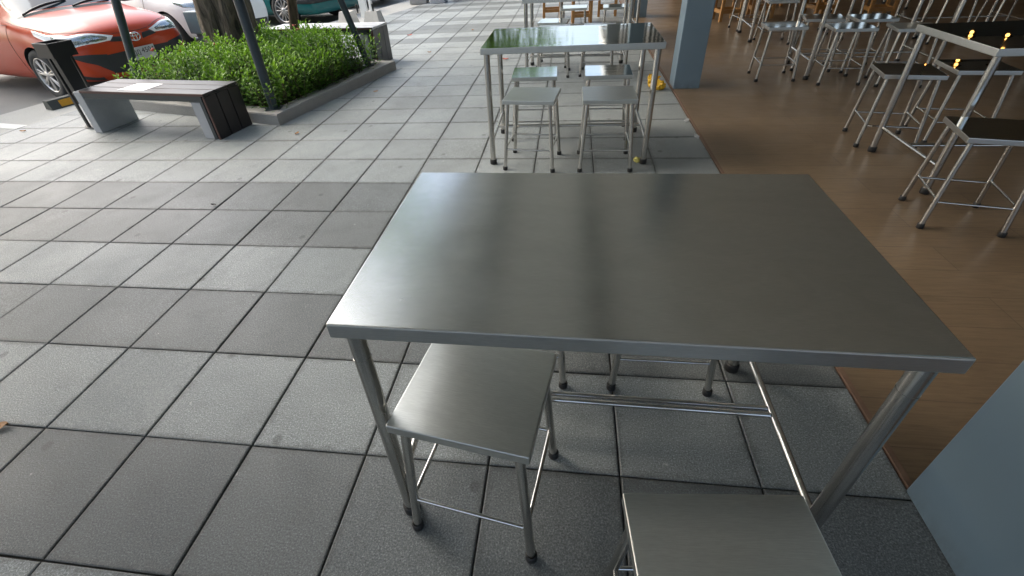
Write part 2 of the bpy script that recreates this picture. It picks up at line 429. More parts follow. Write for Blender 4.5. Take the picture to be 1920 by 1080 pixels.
# hanging bulbs
for k, (x, y, z) in enumerate([(9.6,12.38,2.6),(10.23,12.37,2.6),(9.98,12.0,2.6),(9.59,11.49,2.6),(10.65,11.94,2.6),(9.73,10.66,2.6)]):
    t = empty('pendant_lamp', (x, y, z)); tag(t, 'small warm pendant bulb mirrored in the dark steel tops at the right', 'lamp', 'warm pendant bulbs inside the shop')
    mb = MB(); mb.lathe([(.001,-.034),(.020,-.028),(.033,-.010),(.034,.008),(.022,.028),(.012,.034),(.012,.09)], 'Z', 16); mb.build('bulb', M['bulb'], t)
    mb = MB(); mb.tube((0,0,.09),(0,0,.43),.006); mb.build('cord', M['black'], t)
    mb = MB(); mb.lathe([(.012,.05),(.05,.046),(.095,.022),(.10,.014),(.094,.016),(.05,.038),(.012,.042)], 'Z', 20); mb.build('ceiling_glow_blocker', M['black'], t)  # dark disc added over the bulb to keep its glow off the ceiling

def edge_band(o):
    o.data.materials.append(M['edge'])
    for p in o.data.polygons:
        if p.normal.z < .9: p.material_index = 1
# ---------------------------------------------------------------- steel tables
TW, TD, TH = 1.094, .673, .7486
def make_table(topmat):
    t = empty('steel_table')
    mb = MB(); mb.box(TW, TD, .036, (0, 0, TH-.018), bev=.0035, seg=3)
    edge_band(mb.build('table_top', topmat, t))
    fx, fy = TW/2-.035, TD/2-.030
    for sx in (-1, 1):
        for sy in (-1, 1):
            mb = MB(); mb.tube((sx*fx, sy*fy, .012), (sx*fx, sy*fy, TH-.036), .0185, n=20)
            mb.tube((sx*fx, sy*fy, TH-.115), (sx*fx, sy*fy, TH-.1135), .0192, n=20)
            l = mb.build('leg', M['tube'], t)
            mb = MB(); mb.lathe([(.001,0),(.021,0),(.0235,.004),(.0235,.030),(.0215,.034),(.0187,.034)], 'Z', 18, (sx*fx, sy*fy, 0)); mb.build('rubber_foot', M['rubber'], l)
    for sx in (-1, 1):
        mb = MB(); mb.tube((sx*fx, -fy+.017, .16), (sx*fx, fy-.017, .16), .0105, n=12); mb.build('side_rail', M['rod'], t)
    mb = MB(); mb.tube((-fx+.01, .0125, .16), (fx-.01, .0125, .16), .0085, n=12); mb.tube((-fx+.01, -.0125, .163), (fx-.01, -.0125, .163), .0085, n=12)
    mb.build('centre_rail', M['rod'], t)
    return t
SW, SD_, SH = .330, .305, .462
def make_stool(seatmat):
    t = empty('steel_stool')
    mb = MB(); mb.box(SW, SD_, .026, (0,0,SH-.013), bev=.003, seg=3); edge_band(mb.build('seat', seatmat, t))
    c = {}
    for sx in (-1, 1):
        for sy in (-1, 1):
            a = Vector((sx*(SW/2-.002), sy*(SD_/2+.002), 0)); b_ = Vector((sx*(SW/2-.030), sy*(SD_/2-.026), SH-.026))
            c[sx, sy] = (a, b_)
            mb = MB(); mb.tube(a+Vector((0,0,.008)), b_, .0118, n=16); l = mb.build('leg', M['tube'], t)
            mb = MB(); mb.lathe([(.001,0),(.0145,0),(.0158,.003),(.0158,.022),(.0145,.025),(.012,.025)], 'Z', 16, a); mb.build('rubber_foot', M['rubber'], l)
    def at(k, z): a, b_ = c[k]; return a.lerp(b_, z/(SH-.026))
    for p, q, z in (((-1,-1),(1,-1),.142), ((-1,1),(1,1),.142), ((-1,-1),(-1,1),.155), ((1,-1),(1,1),.155)):
        mb = MB(); mb.tube(at(p, z), at(q, z), .0058, n=12); mb.build('rail', M['rod'], t)
    return t

TG = 'steel tables outside and inside the shop'
tabs = [  # x, y centre, rot, polished?, label
 (1.5155, .551, -.6, 0, 'nearest brushed steel table filling the middle of the photo'),
 (1.419, 3.019, 0, 1, 'polished steel table mirroring green leaves and white sky'),
 (1.490, 5.270, -1.5, 0, 'third steel table cut off by the top edge, behind the polished one'),
 (1.80, 7.25, 0, 0, 'farthest pavement steel table whose legs stand behind the third table'),
 (3.935, 2.575, -1, 2, 'dark steel table at right edge mirroring warm lamp dots'),
 (4.20, 4.955, -4, 0, 'steel table inside the shop behind the one with mirrored lamp dots'),
 (4.19, 6.72, -4, 0, 'steel table farther inside, right of the grey pillar, beside orange stools'),
 (6.02, 6.62, -4, 0, 'steel table in the dark shop at the upper right, past the lamp reflections'),
 (6.25, 4.60, -3, 0, 'steel table deep in the dark at the far upper right corner'),
 (5.9, 8.7, 0, 0, 'steel table in the darkest back part of the shop'),
]
protoT = {0: make_table(M['top_dull']), 1: make_table(M['top_shiny']), 2: make_table(M['top_dark'])}
allo = list(bpy.data.objects); used = set()
for x, y, rz, pol, lab in tabs:
    o = protoT[pol] if pol not in used else copy_tree(protoT[pol], allo); used.add(pol)
    o.location = (x, y, .0045 if x > 2.4 else 0); o.rotation_euler.z = R(rz); tag(o, lab, 'table', TG)
    if y < 1: o.scale = (1, 1.022, 1)
SG = 'steel stools outside and inside the shop'
stools = [
 (1.215, .322, -9, 0, 'steel stool tucked under the left front corner of the nearest table'),
 (1.712, -.048, 4.7, 0, 'steel stool at the bottom edge, in front of the nearest table'),
 (1.262, .885, 0, 0, 'stool under the nearest table showing one foot behind the tucked left stool'),
 (1.757, .890, 0, 0, 'stool on the far side of the nearest table, two feet seen under it'),
 (1.183, 2.742, -7, 0, 'front left stool of four at the polished table'),
 (1.668, 2.730, 0, 0, 'front right stool of four at the polished table'),
 (1.166, 3.305, 1, 1, 'back left stool of four at the polished table, pale green sheen'),
 (1.695, 3.300, -1, 1, 'back right stool of four at the polished table, striped reflection'),
 (1.250, 5.150, -2, 0, 'near left stool of the third table, only legs seen under the polished top'),
 (1.715, 5.150, -6, 0, 'near right stool of the third table, only legs seen under the polished top'),
 (1.232, 5.590, -6, 1, 'stool with pale seat right behind the back edge of the polished table'),
 (1.465, 6.610, -3, 1, 'stool with bright seat in front of the orange wooden stools'),
 (1.990, 6.530, -3, 1, 'stool with bright seat beside the far grey pillar'),
 (3.555, 3.090, -11, 2, 'stool at the left leg of the table with mirrored lamp dots'),
 (3.985, 3.150, -7, 2, 'dark stool mirroring one lamp dot behind the table at right edge'),
 (3.385, 2.005, -13, 2, 'stool at the right edge nearest the viewer, with a dark seat'),
 (3.385, 4.790, -4, 1, 'stool standing nearest the grey pillar on the wood, striped seat'),
 (3.875, 4.610, -5, 1, 'blue sheened stool right of the striped one, at the second inside table'),
 (3.850, 5.120, -14, 1, 'stool with bright front edge behind the second inside table leg'),
 (4.235, 5.020, -4, 1, 'pale stool rightmost of the pair behind the second inside table'),
 (4.330, 4.500, -10, 0, 'stool right behind the left corner of the table with lamp dots'),
 (3.890, 6.400, -6, 0, 'dark stool far inside right of the grey pillar, cut by the top edge'),
 (5.60, 6.15, -4, 0, 'dark stool above the lamp dots, left one of the dark pair'),
 (6.12, 6.10, -4, 0, 'dark stool above the lamp dots, right one of the dark pair'),
 (5.95, 4.15, -4, 0, 'dark stool at the far upper right edge inside the shop'),
 (4.85, 6.9, -4, 0, 'stool in the dark left of the upper right table, thin legs showing'),
 (3.85, 7.35, 6, 0, 'stool with thin legs seen through the table beside orange wooden stools'),
]
protoS = {0: make_stool(M['seat_steel']), 1: make_stool(M['seat_shiny']), 2: make_stool(M['top_dark'])}
allo = list(bpy.data.objects); used = set()
for x, y, rz, pol, lab in stools:
    o = protoS[pol] if pol not in used else copy_tree(protoS[pol], allo); used.add(pol)
    o.location = (x, y, .0045 if x > 2.4 else 0); o.rotation_euler.z = R(rz); tag(o, lab, 'stool', SG)

# wooden stools
def make_wood():
    t = empty('wooden_stool')
    mb = MB(); mb.box(.34,.34,.03,(0,0,.465), bev=.004); mb.build('seat', M['wood'], t)
    for sx in (-1,1):
        for sy in (-1,1):
            mb = MB(); mb.box(.042,.042,.45,(sx*.14,sy*.14,.225), bev=.003); mb.build('leg', M['wood'], t)
    for s_ in (-1,1):
        for z, h in ((.13,.05),(.385,.09)):
            mb = MB(); mb.box(.238,.022,h,(0,s_*.14,z)); mb.build('rail', M['wood'], t)
            mb = MB(); mb.box(.022,.238,h,(s_*.14,0,z)); mb.build('rail', M['wood'], t)
    return t
pw = make_wood(); allo = list(bpy.data.objects)
for k, (x, y, rz, lab) in enumerate([
    (1.10,9.05,2,'orange wooden stool at the far pavement tables, left of three'),
    (1.60,8.38,2,'orange wooden stool behind the bright seats, middle of three'),
    (2.05,9.1,-3,'orange wooden stool at the far pavement tables, right of three'),
    (3.78,8.12,8,'orange wooden stool just right of the middle grey pillar'),
    (4.30,8.25,-6,'orange wooden stool second from the grey pillar inside'),
    (5.1,8.15,12,'orange wooden stool in the shadow behind the steel stools'),
    (5.7,7.75,-8,'orange wooden stool in deep shadow above the dark steel seats'),
    (4.75,9.3,20,'orange wooden stool at the dark back of the shop'),]):
    o = pw if k == 0 else copy_tree(pw, allo)
    o.location = (x, y, .0045 if x > 2.4 else 0); o.rotation_euler.z = R(rz); tag(o, lab, 'stool', 'orange wooden stools')
# shop counter at the dark back
t = empty('shop_counter', (7.2, 11.2, .004)); tag(t, 'dark brown counter along the back of the shop', 'counter')
mb = MB(); mb.box(7.5,.6,.9,(0,0,.45), bev=.01); mb.build('cabinet', M['counter'], t)
mb = MB(); mb.box(7.6,.7,.04,(0,0,.922), bev=.005); mb.build('counter_top', M['wallint'], t)

# ---------------------------------------------------------------- planter
PA, PB, PL, PBL = Vector((-1.18,3.575)), Vector((-.70,5.60)), Vector((-3.40,4.22)), Vector((-2.95,6.30))
def inset(poly, d):
    out = []; n = len(poly)
    for i in range(n):
        p0, p1, p2 = poly[i-1], poly[i], poly[(i+1) % n]
        e1 = (p1-p0).normalized(); e2 = (p2-p1).normalized(); n1 = Vector((-e1.y, e1.x)); n2 = Vector((-e2.y, e2.x))
        out.append(p1 + (n1+n2)*(d/(1+n1.dot(n2))))
    return out
outer = [PL, PA, PB, PBL]; inner = inset(outer, .17)
mb = MB(); bm = mb.bm
o_b = [bm.verts.new((p.x,p.y,-.012)) for p in outer]; o_t = [bm.verts.new((p.x,p.y,.098)) for p in outer]
i_t = [bm.verts.new((p.x,p.y,.098)) for p in inner]; i_b = [bm.verts.new((p.x,p.y,.03)) for p in inner]
for i in range(4):
    j = (i+1) % 4
    for a_, b_ in ((o_b,o_t),(o_t,i_t),(i_t,i_b)): bm.faces.new((a_[i],a_[j],b_[j],b_[i]))
bmesh.ops.bevel(bm, geom=[e for e in bm.edges if all(v.co.z > .09 for v in e.verts)], offset=.007, segments=2, affect='EDGES')
bmesh.ops.subdivide_edges(bm, edges=bm.edges[:], cuts=3, use_grid_fill=True)
planter = mb.build('planter', None); planter.data.materials.append(M['kerb'])
tag(planter, 'low grey concrete planter kerb around the green shrubs and the tree', 'planter', kind='thing')
mb = MB(); mb.poly([(p.x,p.y,.05) for p in inner], [(0,1,2,3)]); mb.build('soil', M['soil'], planter)

def in_poly(x, y, poly):
    return all((poly[(i+1)%4].x-poly[i].x)*(y-poly[i].y)-(poly[(i+1)%4].y-poly[i].y)*(x-poly[i].x) > 0 for i in range(4))
def leaf_mesh(name, items, m, parent=None):
    # items: (pos, dir, up, length, width, tone)
    vs, fs, tn = [], [], []
    for p, d, u, L, W, t in items:
        s_ = d.cross(u)
        if s_.length < 1e-4: s_ = Vector((1,0,0))
        s_.normalize(); nn = s_.cross(d).normalized(); b0 = len(vs)
        vs += [p, p+d*L*.45+s_*W*.5+nn*W*.12, p+d*L-nn*L*.12, p+d*L*.45-s_*W*.5+nn*W*.12, p+d*L*.5]
        fs += [(b0,b0+1,b0+4),(b0+1,b0+2,b0+4),(b0+2,b0+3,b0+4),(b0+3,b0,b0+4)]; tn += [t]*4
    me = bpy.data.meshes.new(name); me.from_pydata([tuple(v) for v in vs], [], fs)
    ca = me.color_attributes.new('tone', 'FLOAT_COLOR', 'CORNER')
    data = []
    for t in tn: data += [t,t,t,1]*3
    ca.data.foreach_set('color', data)
    me.materials.append(m); o = bpy.data.objects.new(name, me); COL.objects.link(o)
    if parent: o.parent = parent
    return o
rnd = random.Random(5)
items = []; flowers = []; stems = MB()
from mathutils import noise as mnoise
n_shoot = 0
tree_c = Vector((-2.60,5.34))
bed = inset(outer, .12)
while n_shoot < 1550:
    x, y = rnd.uniform(-3.5,-.6), rnd.uniform(3.5,6.5)
    if not in_poly(x, y, bed): continue
    if (Vector((x,y))-tree_c).length < .26: continue
    # thinner toward the far right corner where the soil shows
    n_shoot += 1
    cl = 1.5*mnoise.noise(Vector((x*3.1, y*3.1, 0)))
    edge = min(1, min(((Vector((x,y))-bed[i]).cross((bed[(i+1)%4]-bed[i]).normalized())).__abs__() for i in range(4))/.22)
    H = (.42 + .12*cl + rnd.uniform(-.07,.07))*(.72+.28*edge)
    if x > -1.15 and y > 5.0: H *= .9
    if x < -2.75: H *= .84
    base = Vector((x, y, .05)); lean = Vector((rnd.gauss(0,.10), rnd.gauss(0,.10), 1))
    if edge < .9: 
        out = Vector((x-(-1.95), y-4.95, 0)).normalized(); lean += out*.22*(1-edge)
    lean.normalize()
    nl = int(6 + H*30); ph = rnd.uniform(0,6.28); tb = rnd.uniform(0,.22)+.12*cl
    for k in range(nl):
        f = (k+.5)/nl; z0 = .12 + .88*f
        p = base + lean*(H*z0)
        ph += 2.4 + rnd.gauss(0,.3)
        el = .25 + .75*f**2 + rnd.gauss(0,.2)
        spread = (1-f)*.05
        hd = Vector((math.cos(ph), math.sin(ph), 0))
        d = (hd*math.cos(el) + Vector((0,0,1))*math.sin(el)).normalized()
        p = p + hd*(.006+spread*rnd.random())
        L = rnd.uniform(.046,.066)*(1.05-.3*f)
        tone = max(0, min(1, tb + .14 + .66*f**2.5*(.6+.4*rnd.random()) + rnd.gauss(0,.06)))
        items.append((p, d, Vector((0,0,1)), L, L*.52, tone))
    if n_shoot % 3 == 0: stems.path([base, base+lean*H*.5+Vector((rnd.gauss(0,.006),rnd.gauss(0,.006),0)), base+lean*H*.93], [.0035,.0028,.0015], 4)
    if rnd.random() < .003: flowers.append(base+lean*(H*1.0+.01))
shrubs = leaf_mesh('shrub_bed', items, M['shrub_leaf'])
tag(shrubs, 'bright green small leaved shrubs filling the planter', 'shrubs', kind='stuff')
st_ = stems.build('stems', M['bark2'], shrubs); st_['kind'] = 'stuff'
mb = MB()
for p in flowers + [Vector((-1.95,5.72,.50)), Vector((-1.85,5.6,.47)), Vector((-2.7,4.35,.42))]:
    for k in range(9):
        q = p + Vector((rnd.gauss(0,.011), rnd.gauss(0,.011), rnd.gauss(.01,.006)))
        g = bmesh.ops.create_icosphere(mb.bm, subdivisions=1, radius=.0075)['verts']; bmesh.ops.translate(mb.bm, vec=q, verts=g)
fl = mb.build('flower_clusters', M['petal'], shrubs); fl['label'] = 'few small orange red blossoms among the leaves'; fl['kind'] = 'stuff'

# big tree
tr = empty('large_tree', (-2.56, 5.33, .05)); tag(tr, 'thick rough barked tree trunk rising from the shrubs behind the bench', 'tree')
mb = MB(); bm = mb.bm; NS, NR = 56, 46; rings = []
for a in range(NR):
    z = a/(NR-1)*3.3; f = z/3.3
    r0 = .292 + .10*math.exp(-z*3.6) - .045*f
    cx_, cy_ = .03*z - .015*z*z*.3, .03*z
    ring = []
    for k in range(NS):
        an = 2*math.pi*k/NS
        n1 = mnoise.noise(Vector((math.cos(an)*2.0, math.sin(an)*2.0, z*.5)))*.045*(1+math.exp(-z*3))
        n2 = mnoise.noise(Vector((math.cos(an)*7+z*.5, math.sin(an)*7, z*1.1+4)))*.022
        n3 = -abs(mnoise.noise(Vector((math.cos(an+z*.12)*9, math.sin(an+z*.12)*9, z*1.6+9))))*.060
        rr = r0 + n1 + n2 + n3
        ring.append(bm.verts.new((cx_+math.cos(an)*rr*1.05, cy_+math.sin(an)*rr*.95, z-.03)))
    rings.append(ring)
for a_, b_ in zip(rings, rings[1:]):
    for k in range(NS): bm.faces.new((a_[k], a_[(k+1)%NS], b_[(k+1)%NS], b_[k])).smooth = True
bm.faces.new(rings[-1])
rl = random.Random(3); tips = []
for k in range(7):
    an = k*.9+rl.random()*.4; L = rl.uniform(1.3,2.2); s0 = Vector((.05,.1,2.7+.08*k)); d = Vector((math.cos(an), math.sin(an), rl.uniform(.5,1.1)))
    pts = [s0 + d*L*q + Vector((0,0,.25*q*q)) for q in (0,.25,.5,.75,1)]
    mb.path(pts, [.12,.09,.065,.045,.02], 9); tips += pts[2:]
mb.build('trunk', M['bark'], tr)
its = []
for k in range(260):
    c = rl.choice(tips) + Vector((rl.gauss(0,.55), rl.gauss(0,.55), rl.gauss(.25,.35)))
    if c.z < 2.5: continue
    tb = rl.random()*.6
    for q in range(30):
        p = c + Vector((rl.gauss(0,.16), rl.gauss(0,.16), rl.gauss(0,.11)))
        d = Vector((rl.gauss(0,1), rl.gauss(0,1), rl.gauss(-.2,.5))).normalized()
        its.append((p, d, Vector((0,0,1)), rl.uniform(.07,.12), .05, min(1, tb+rl.random()*.4)))
leaf_mesh('crown', its, M['tree_leaf'], tr)
# thin tree
t2 = empty('thin_tree', (-2.12, 5.83, .05)); tag(t2, 'slender brown tree trunk in the shrubs right of the thick tree', 'tree')
mb = MB(); pts = [Vector((.16*(z/.76)*.9, .09*(z/.76)*.9, z)) + Vector((math.sin(z*4)*.012, math.cos(z*3)*.01, 0)) for z in [i*.16 for i in range(18)]]
mb.path(pts, [.064-.0016*i for i in range(18)], 16); mb.build('trunk', M['bark2'], t2)
its = []
for k in range(90):
    c = pts[-1] + Vector((rl.gauss(0,.35), rl.gauss(0,.35), rl.gauss(.25,.3))); tb = rl.random()*.6
    for q in range(24):
        p = c + Vector((rl.gauss(0,.13), rl.gauss(0,.13), rl.gauss(0,.1))); d = Vector((rl.gauss(0,1), rl.gauss(0,1), rl.gauss(-.2,.5))).normalized()
        its.append((p, d, Vector((0,0,1)), rl.uniform(.06,.10), .042, min(1, tb+rl.random()*.4)))
leaf_mesh('crown', its, M['tree_leaf'], t2)
# trees farther along the street (seen mirrored in the polished table)
for k, (x, y, h, lab) in enumerate([(-1.25,17.0,5.4,'leafy street tree mirrored in the polished table'),(-5.6,15.2,5.6,'street tree beyond the parked cars'),(-9.5,4.5,6.0,'street tree across the parking lane'),(-8.6,-2.0,6.4,'street tree far left across the lane')]):
    t = empty('street_tree', (x, y, -.02)); tag(t, lab, 'tree', 'street trees')
    mb = MB(); mb.path([(0,0,0),(.05,.02,1.2),(0,.1,2.4),(.1,0,3.6)], [.2,.16,.13,.07], 12); mb.build('trunk', M['bark'], t)
    its = []
    for q in range(420):
        v_ = Vector((rl.gauss(0,1), rl.gauss(0,1), rl.gauss(0,1))); v_ = v_.normalized()*(rl.random()**.4)
        c = Vector((v_.x*2.3, v_.y*2.3, h*.62 + v_.z*h*.32)); tb = rl.random()*.7
        for w in range(16):
            p = c + Vector((rl.gauss(0,.2), rl.gauss(0,.2), rl.gauss(0,.14))); d = Vector((rl.gauss(0,1), rl.gauss(0,1), rl.gauss(-.2,.5))).normalized()
            its.append((p, d, Vector((0,0,1)), rl.uniform(.14,.22), .1, min(1, tb+rl.random()*.3)))
    leaf_mesh('crown', its, M['tree_leaf'], t)

# slate posts (tree props)
def post(base, top1, z1, Lz, lab, r=.040):
    b = Vector(base); d = (Vector(top1)-b).normalized(); e = b + d*((Lz-b.z)/d.z)
    mb = MB(); mb.tube(b, e, r, n=24); mb.box(.13,.13,.008,(b.x,b.y,b.z+.003), rz=.3)
    tag(mb.build('slate_post', M['slate']), lab, 'post', 'slate grey leaning posts round the planter')
post((-1.304,3.765,.098), (-1.297,3.77,.971), .97, 3.0, 'slate grey post standing on the front corner of the planter kerb', .041)
post((-.967,5.402,.098), (-1.105,5.34,.784), .78, 3.0, 'dark post at the far right end of the planter by the second bench', .036)
post((-3.419,4.623,.05), (-3.30,4.735,.949), .95, 3.0, 'slate grey post in front of the orange red car', .043)

# ---------------------------------------------------------------- benches
def make_bench():
    t = empty('bench')          # origin: front left bottom corner, x along length, y back; L 1.47 D .41 H .38
    L, D, H = 1.46, .40, .38
    mb = MB(); mb.box(.085, D, H-.012, (.0425, D/2, (H-.012)/2), bev=.004); mb.build('concrete_support', M['concrete_lt'], t)
    mb = MB(); mb.box(.10, D-.03, H-.075, (L-.135, D/2, (H-.075)/2), bev=.004); mb.build('concrete_support', M['concrete_lt'], t)
    # steel frame
    mb = MB()
    for y in (.022, D-.022): mb.box(L-.14, .03, .045, (.087+(L-.14)/2, y, H-.045), bev=.002)
    for y in (.022, D-.022): mb.box(.035, .03, H-.024, (L-.0625, y, (H-.024)/2), bev=.002)
    for x in (.45, .9): mb.box(.03, D-.08, .03, (x, D/2, H-.05))
    mb.build('frame', M['frame_grey'], t)
    w = (D-.028)/3
    for k in range(3):
        mb = MB(); mb.box(L-.075, w, .022, (.088+(L-.075)/2-.012, .002+w/2+k*(w+.012), H-.011), bev=.002); mb.build('seat_slat', M['brown_slat'], t)
        mb = MB(); mb.box(.022, w, H-.026, (L-.012, .002+w/2+k*(w+.012), (H-.026)/2), bev=.002); mb.build('end_slat', M['brown_slat'], t)
    mb = MB(); mb.box(L-.09, .004, .018, (.09+(L-.09)/2-.004, -.0005, H-.012)); mb.box(.018, .004, H-.03, (L-.013, -.0005, (H-.03)/2)); mb.build('edge_trim', M['brown_edge'], t)
    return t
b1 = make_bench(); allo = list(bpy.data.objects)
b1.location = (-2.985,3.455,0); b1.rotation_euler.z = R(-8.7)
tag(b1, 'dark slatted bench on concrete ends in front of the shrubs', 'bench', 'slatted benches around the planter')
# second bench behind the planter with plain grey end
b2 = copy_tree(b1, allo); b2.location = (-2.60, 6.02, .0); b2.rotation_euler.z = R(-8.0); b2.scale = (1.12,1,1.16)
tag(b2, 'bench behind the planter, grey end and shining white top', 'bench', 'slatted benches around the planter')
for c in bpy.data.objects:
    if c.parent == b2 and c.name.startswith(('end_slat','seat_slat')):
        c.data = c.data.copy(); c.data.materials.clear(); c.data.materials.append(M['concrete_grey'] if c.name.startswith('end') else M['white_top'])
mb = MB(); bm = mb.bm
vs = [bm.verts.new((x*.30, y*.21, .0006+.004*math.sin(x*3)*y*y)) for y in (0,.5,1) for x in (0,.25,.5,.75,1)]
for a_ in range(2):
    for c_ in range(4): bm.faces.new((vs[a_*5+c_], vs[a_*5+c_+1], vs[a_*5+c_+6], vs[a_*5+c_+5]))
for f in bm.faces: f.smooth = True
pp = mb.build('paper_sheet', M['paper'], loc=(-2.50,3.425,.3812), rz=R(-8)); tag(pp, 'white paper sheet lying on the bench seat', 'paper')

# ---------------------------------------------------------------- ash bin
t = empty('ash_bin', (-3.13, 3.655, 0), R(-17)); tag(t, 'black ashtray bin on two thin posts left of the bench', 'bin')
mb = MB(); mb.lathe([(.001,0),(.145,0),(.145,.010),(.001,.010)], 'Z', 28)
g = mb.bm.verts[:]; bmesh.ops.scale(mb.bm, vec=(1.0,.72,1), verts=g); mb.build('base_plate', M['frame_grey'], t)
for s_ in (-1,1): 
    mb = MB(); mb.box(.032,.020,.70,(0,s_*.085,.36), bev=.002); mb.build('post', M['black'], t)
mb = MB()
for s_ in (-1,1):
    mb.box(.232,.006,.115,(0,s_*.098,.683)); mb.box(.006,.190,.115,(s_*.113,0,.683))
mb.build('top_tray', M['black'], t)
mb = MB(); bm = mb.bm
for z, f in ((.66,1),(.30,.72)): pass
p8 = [(.078+sx*.033*f, -.033+sy*.062*f, z) for z, f in ((.655,1),(.30,.85)) for sx, sy in ((-1,-1),(1,-1),(1,1),(-1,1))]
mb.poly(p8, [(0,1,5,4),(1,2,6,5),(2,3,7,6),(3,0,4,7),(4,5,6,7),(0,1,2,3)]); mb.build('bucket', M['black'], t)
mb = MB()
for s_ in (-1,1): mb.box(.236,.010,.004,(0,s_*.098,.7425)); mb.box(.010,.190,.004,(s_*.113,0,.7425))
mb.build('rim', M['frame_grey'], t)
# grey street bin
t = empty('street_bin', (-3.60, 6.50, -.09), R(-14)); tag(t, 'grey plastic street bin with folded sides half hidden by the thick trunk', 'bin')
mb = MB(); mb.box(.46,.40,.27,(0,0,.60), bev=.01); mb.build('lid', M['binplastic'], t)
mb = MB()
for k in range(5): mb.box(.43-.012*k,.37-.01*k,.014,(0,0,.45-.035*k), rot=Matrix.Rotation(.12*(-1)**k,3,'Y'))
mb.box(.36,.31,.22,(0,0,.36)); mb.build('folded_side', M['binplastic'], t)
p8 = [(sx*.19*f, sy*.165*f, z) for z, f in ((.27,1),(0,.85)) for sx, sy in ((-1,-1),(1,-1),(1,1),(-1,1))]
mb = MB(); mb.poly(p8, [(0,1,5,4),(1,2,6,5),(2,3,7,6),(3,0,4,7),(4,5,6,7),(0,1,2,3)]); mb.build('bin_body', M['binplastic'], t)
# white folding stand on blocks behind the second bench
t = empty('sign_stand', (-2.52, 9.3, 0), R(-10)); tag(t, 'white stand on beige blocks behind the second bench', 'stand')
for k, x in enumerate((-.28, .28)):
    mb = MB(); mb.poly([(x-.17,-.12,0),(x+.17,-.12,0),(x+.17,.12,0),(x-.17,.12,0),(x-.12,-.08,.22),(x+.12,-.08,.22),(x+.12,.08,.22),(x-.12,.08,.22)],
        [(3,2,1,0),(4,5,6,7),(0,1,5,4),(1,2,6,5),(2,3,7,6),(3,0,4,7)]); mb.build('block', M['beige_block'], t)
mb = MB(); mb.box(.14,.05,1.5,(.10,0,.86), bev=.004); mb.box(.05,.05,1.5,(.26,0,.86), bev=.004); mb.build('upright', M['white_paint'], t)
mb = MB(); mb.tube((.02,-.1,.2),(.02,-.1,.34),.016); mb.tube((.33,-.06,.2),(.33,-.06,.34),.016); mb.build('clip', M['black'], t)

# wheel stops
def make_stop():
    t = empty('wheel_stop')
    mb = MB(); bm = mb.bm; L = .55
    pr = [(-.075,0),(.075,0),(.045,.095),(-.045,.095)]
    a = [bm.verts.new((x,0,z)) for x,z in pr]; b_ = [bm.verts.new((x,L,z)) for x,z in pr]
    bm.faces.new(a); bm.faces.new(b_[::-1])
    for k in range(4): bm.faces.new((a[k],b_[k],b_[(k+1)%4],a[(k+1)%4]))
    mb.build('rubber_block', M['rubber_grey'], t)
    mb = MB()
    for y in (.10,.34):
        mb.poly([(.0735,y,.014),(.0735,y+.16,.014),(.0515,y+.16,.080),(.0515,y,.080)], [(0,1,2,3)])
        mb.poly([(-.0735,y,.014),(-.0735,y+.16,.014),(-.0515,y+.16,.080),(-.0515,y,.080)], [(3,2,1,0)])
    mb.build('yellow_panel', M['yellow_panel'], t); return t
ws = make_stop(); allo = list(bpy.data.objects)
ws.location = (-4.30, 4.24, -.012); ws.rotation_euler.z = R(-20); tag(ws, 'grey wheel stop with yellow panels at the orange red car wheel', 'wheel stop', 'parking wheel stops')
w2 = copy_tree(ws, allo); w2.location = (-3.95,5.35,-.012); w2.rotation_euler.z = R(-20); tag(w2, 'wheel stop hidden behind the bench and shrubs near the red car', 'wheel stop', 'parking wheel stops')

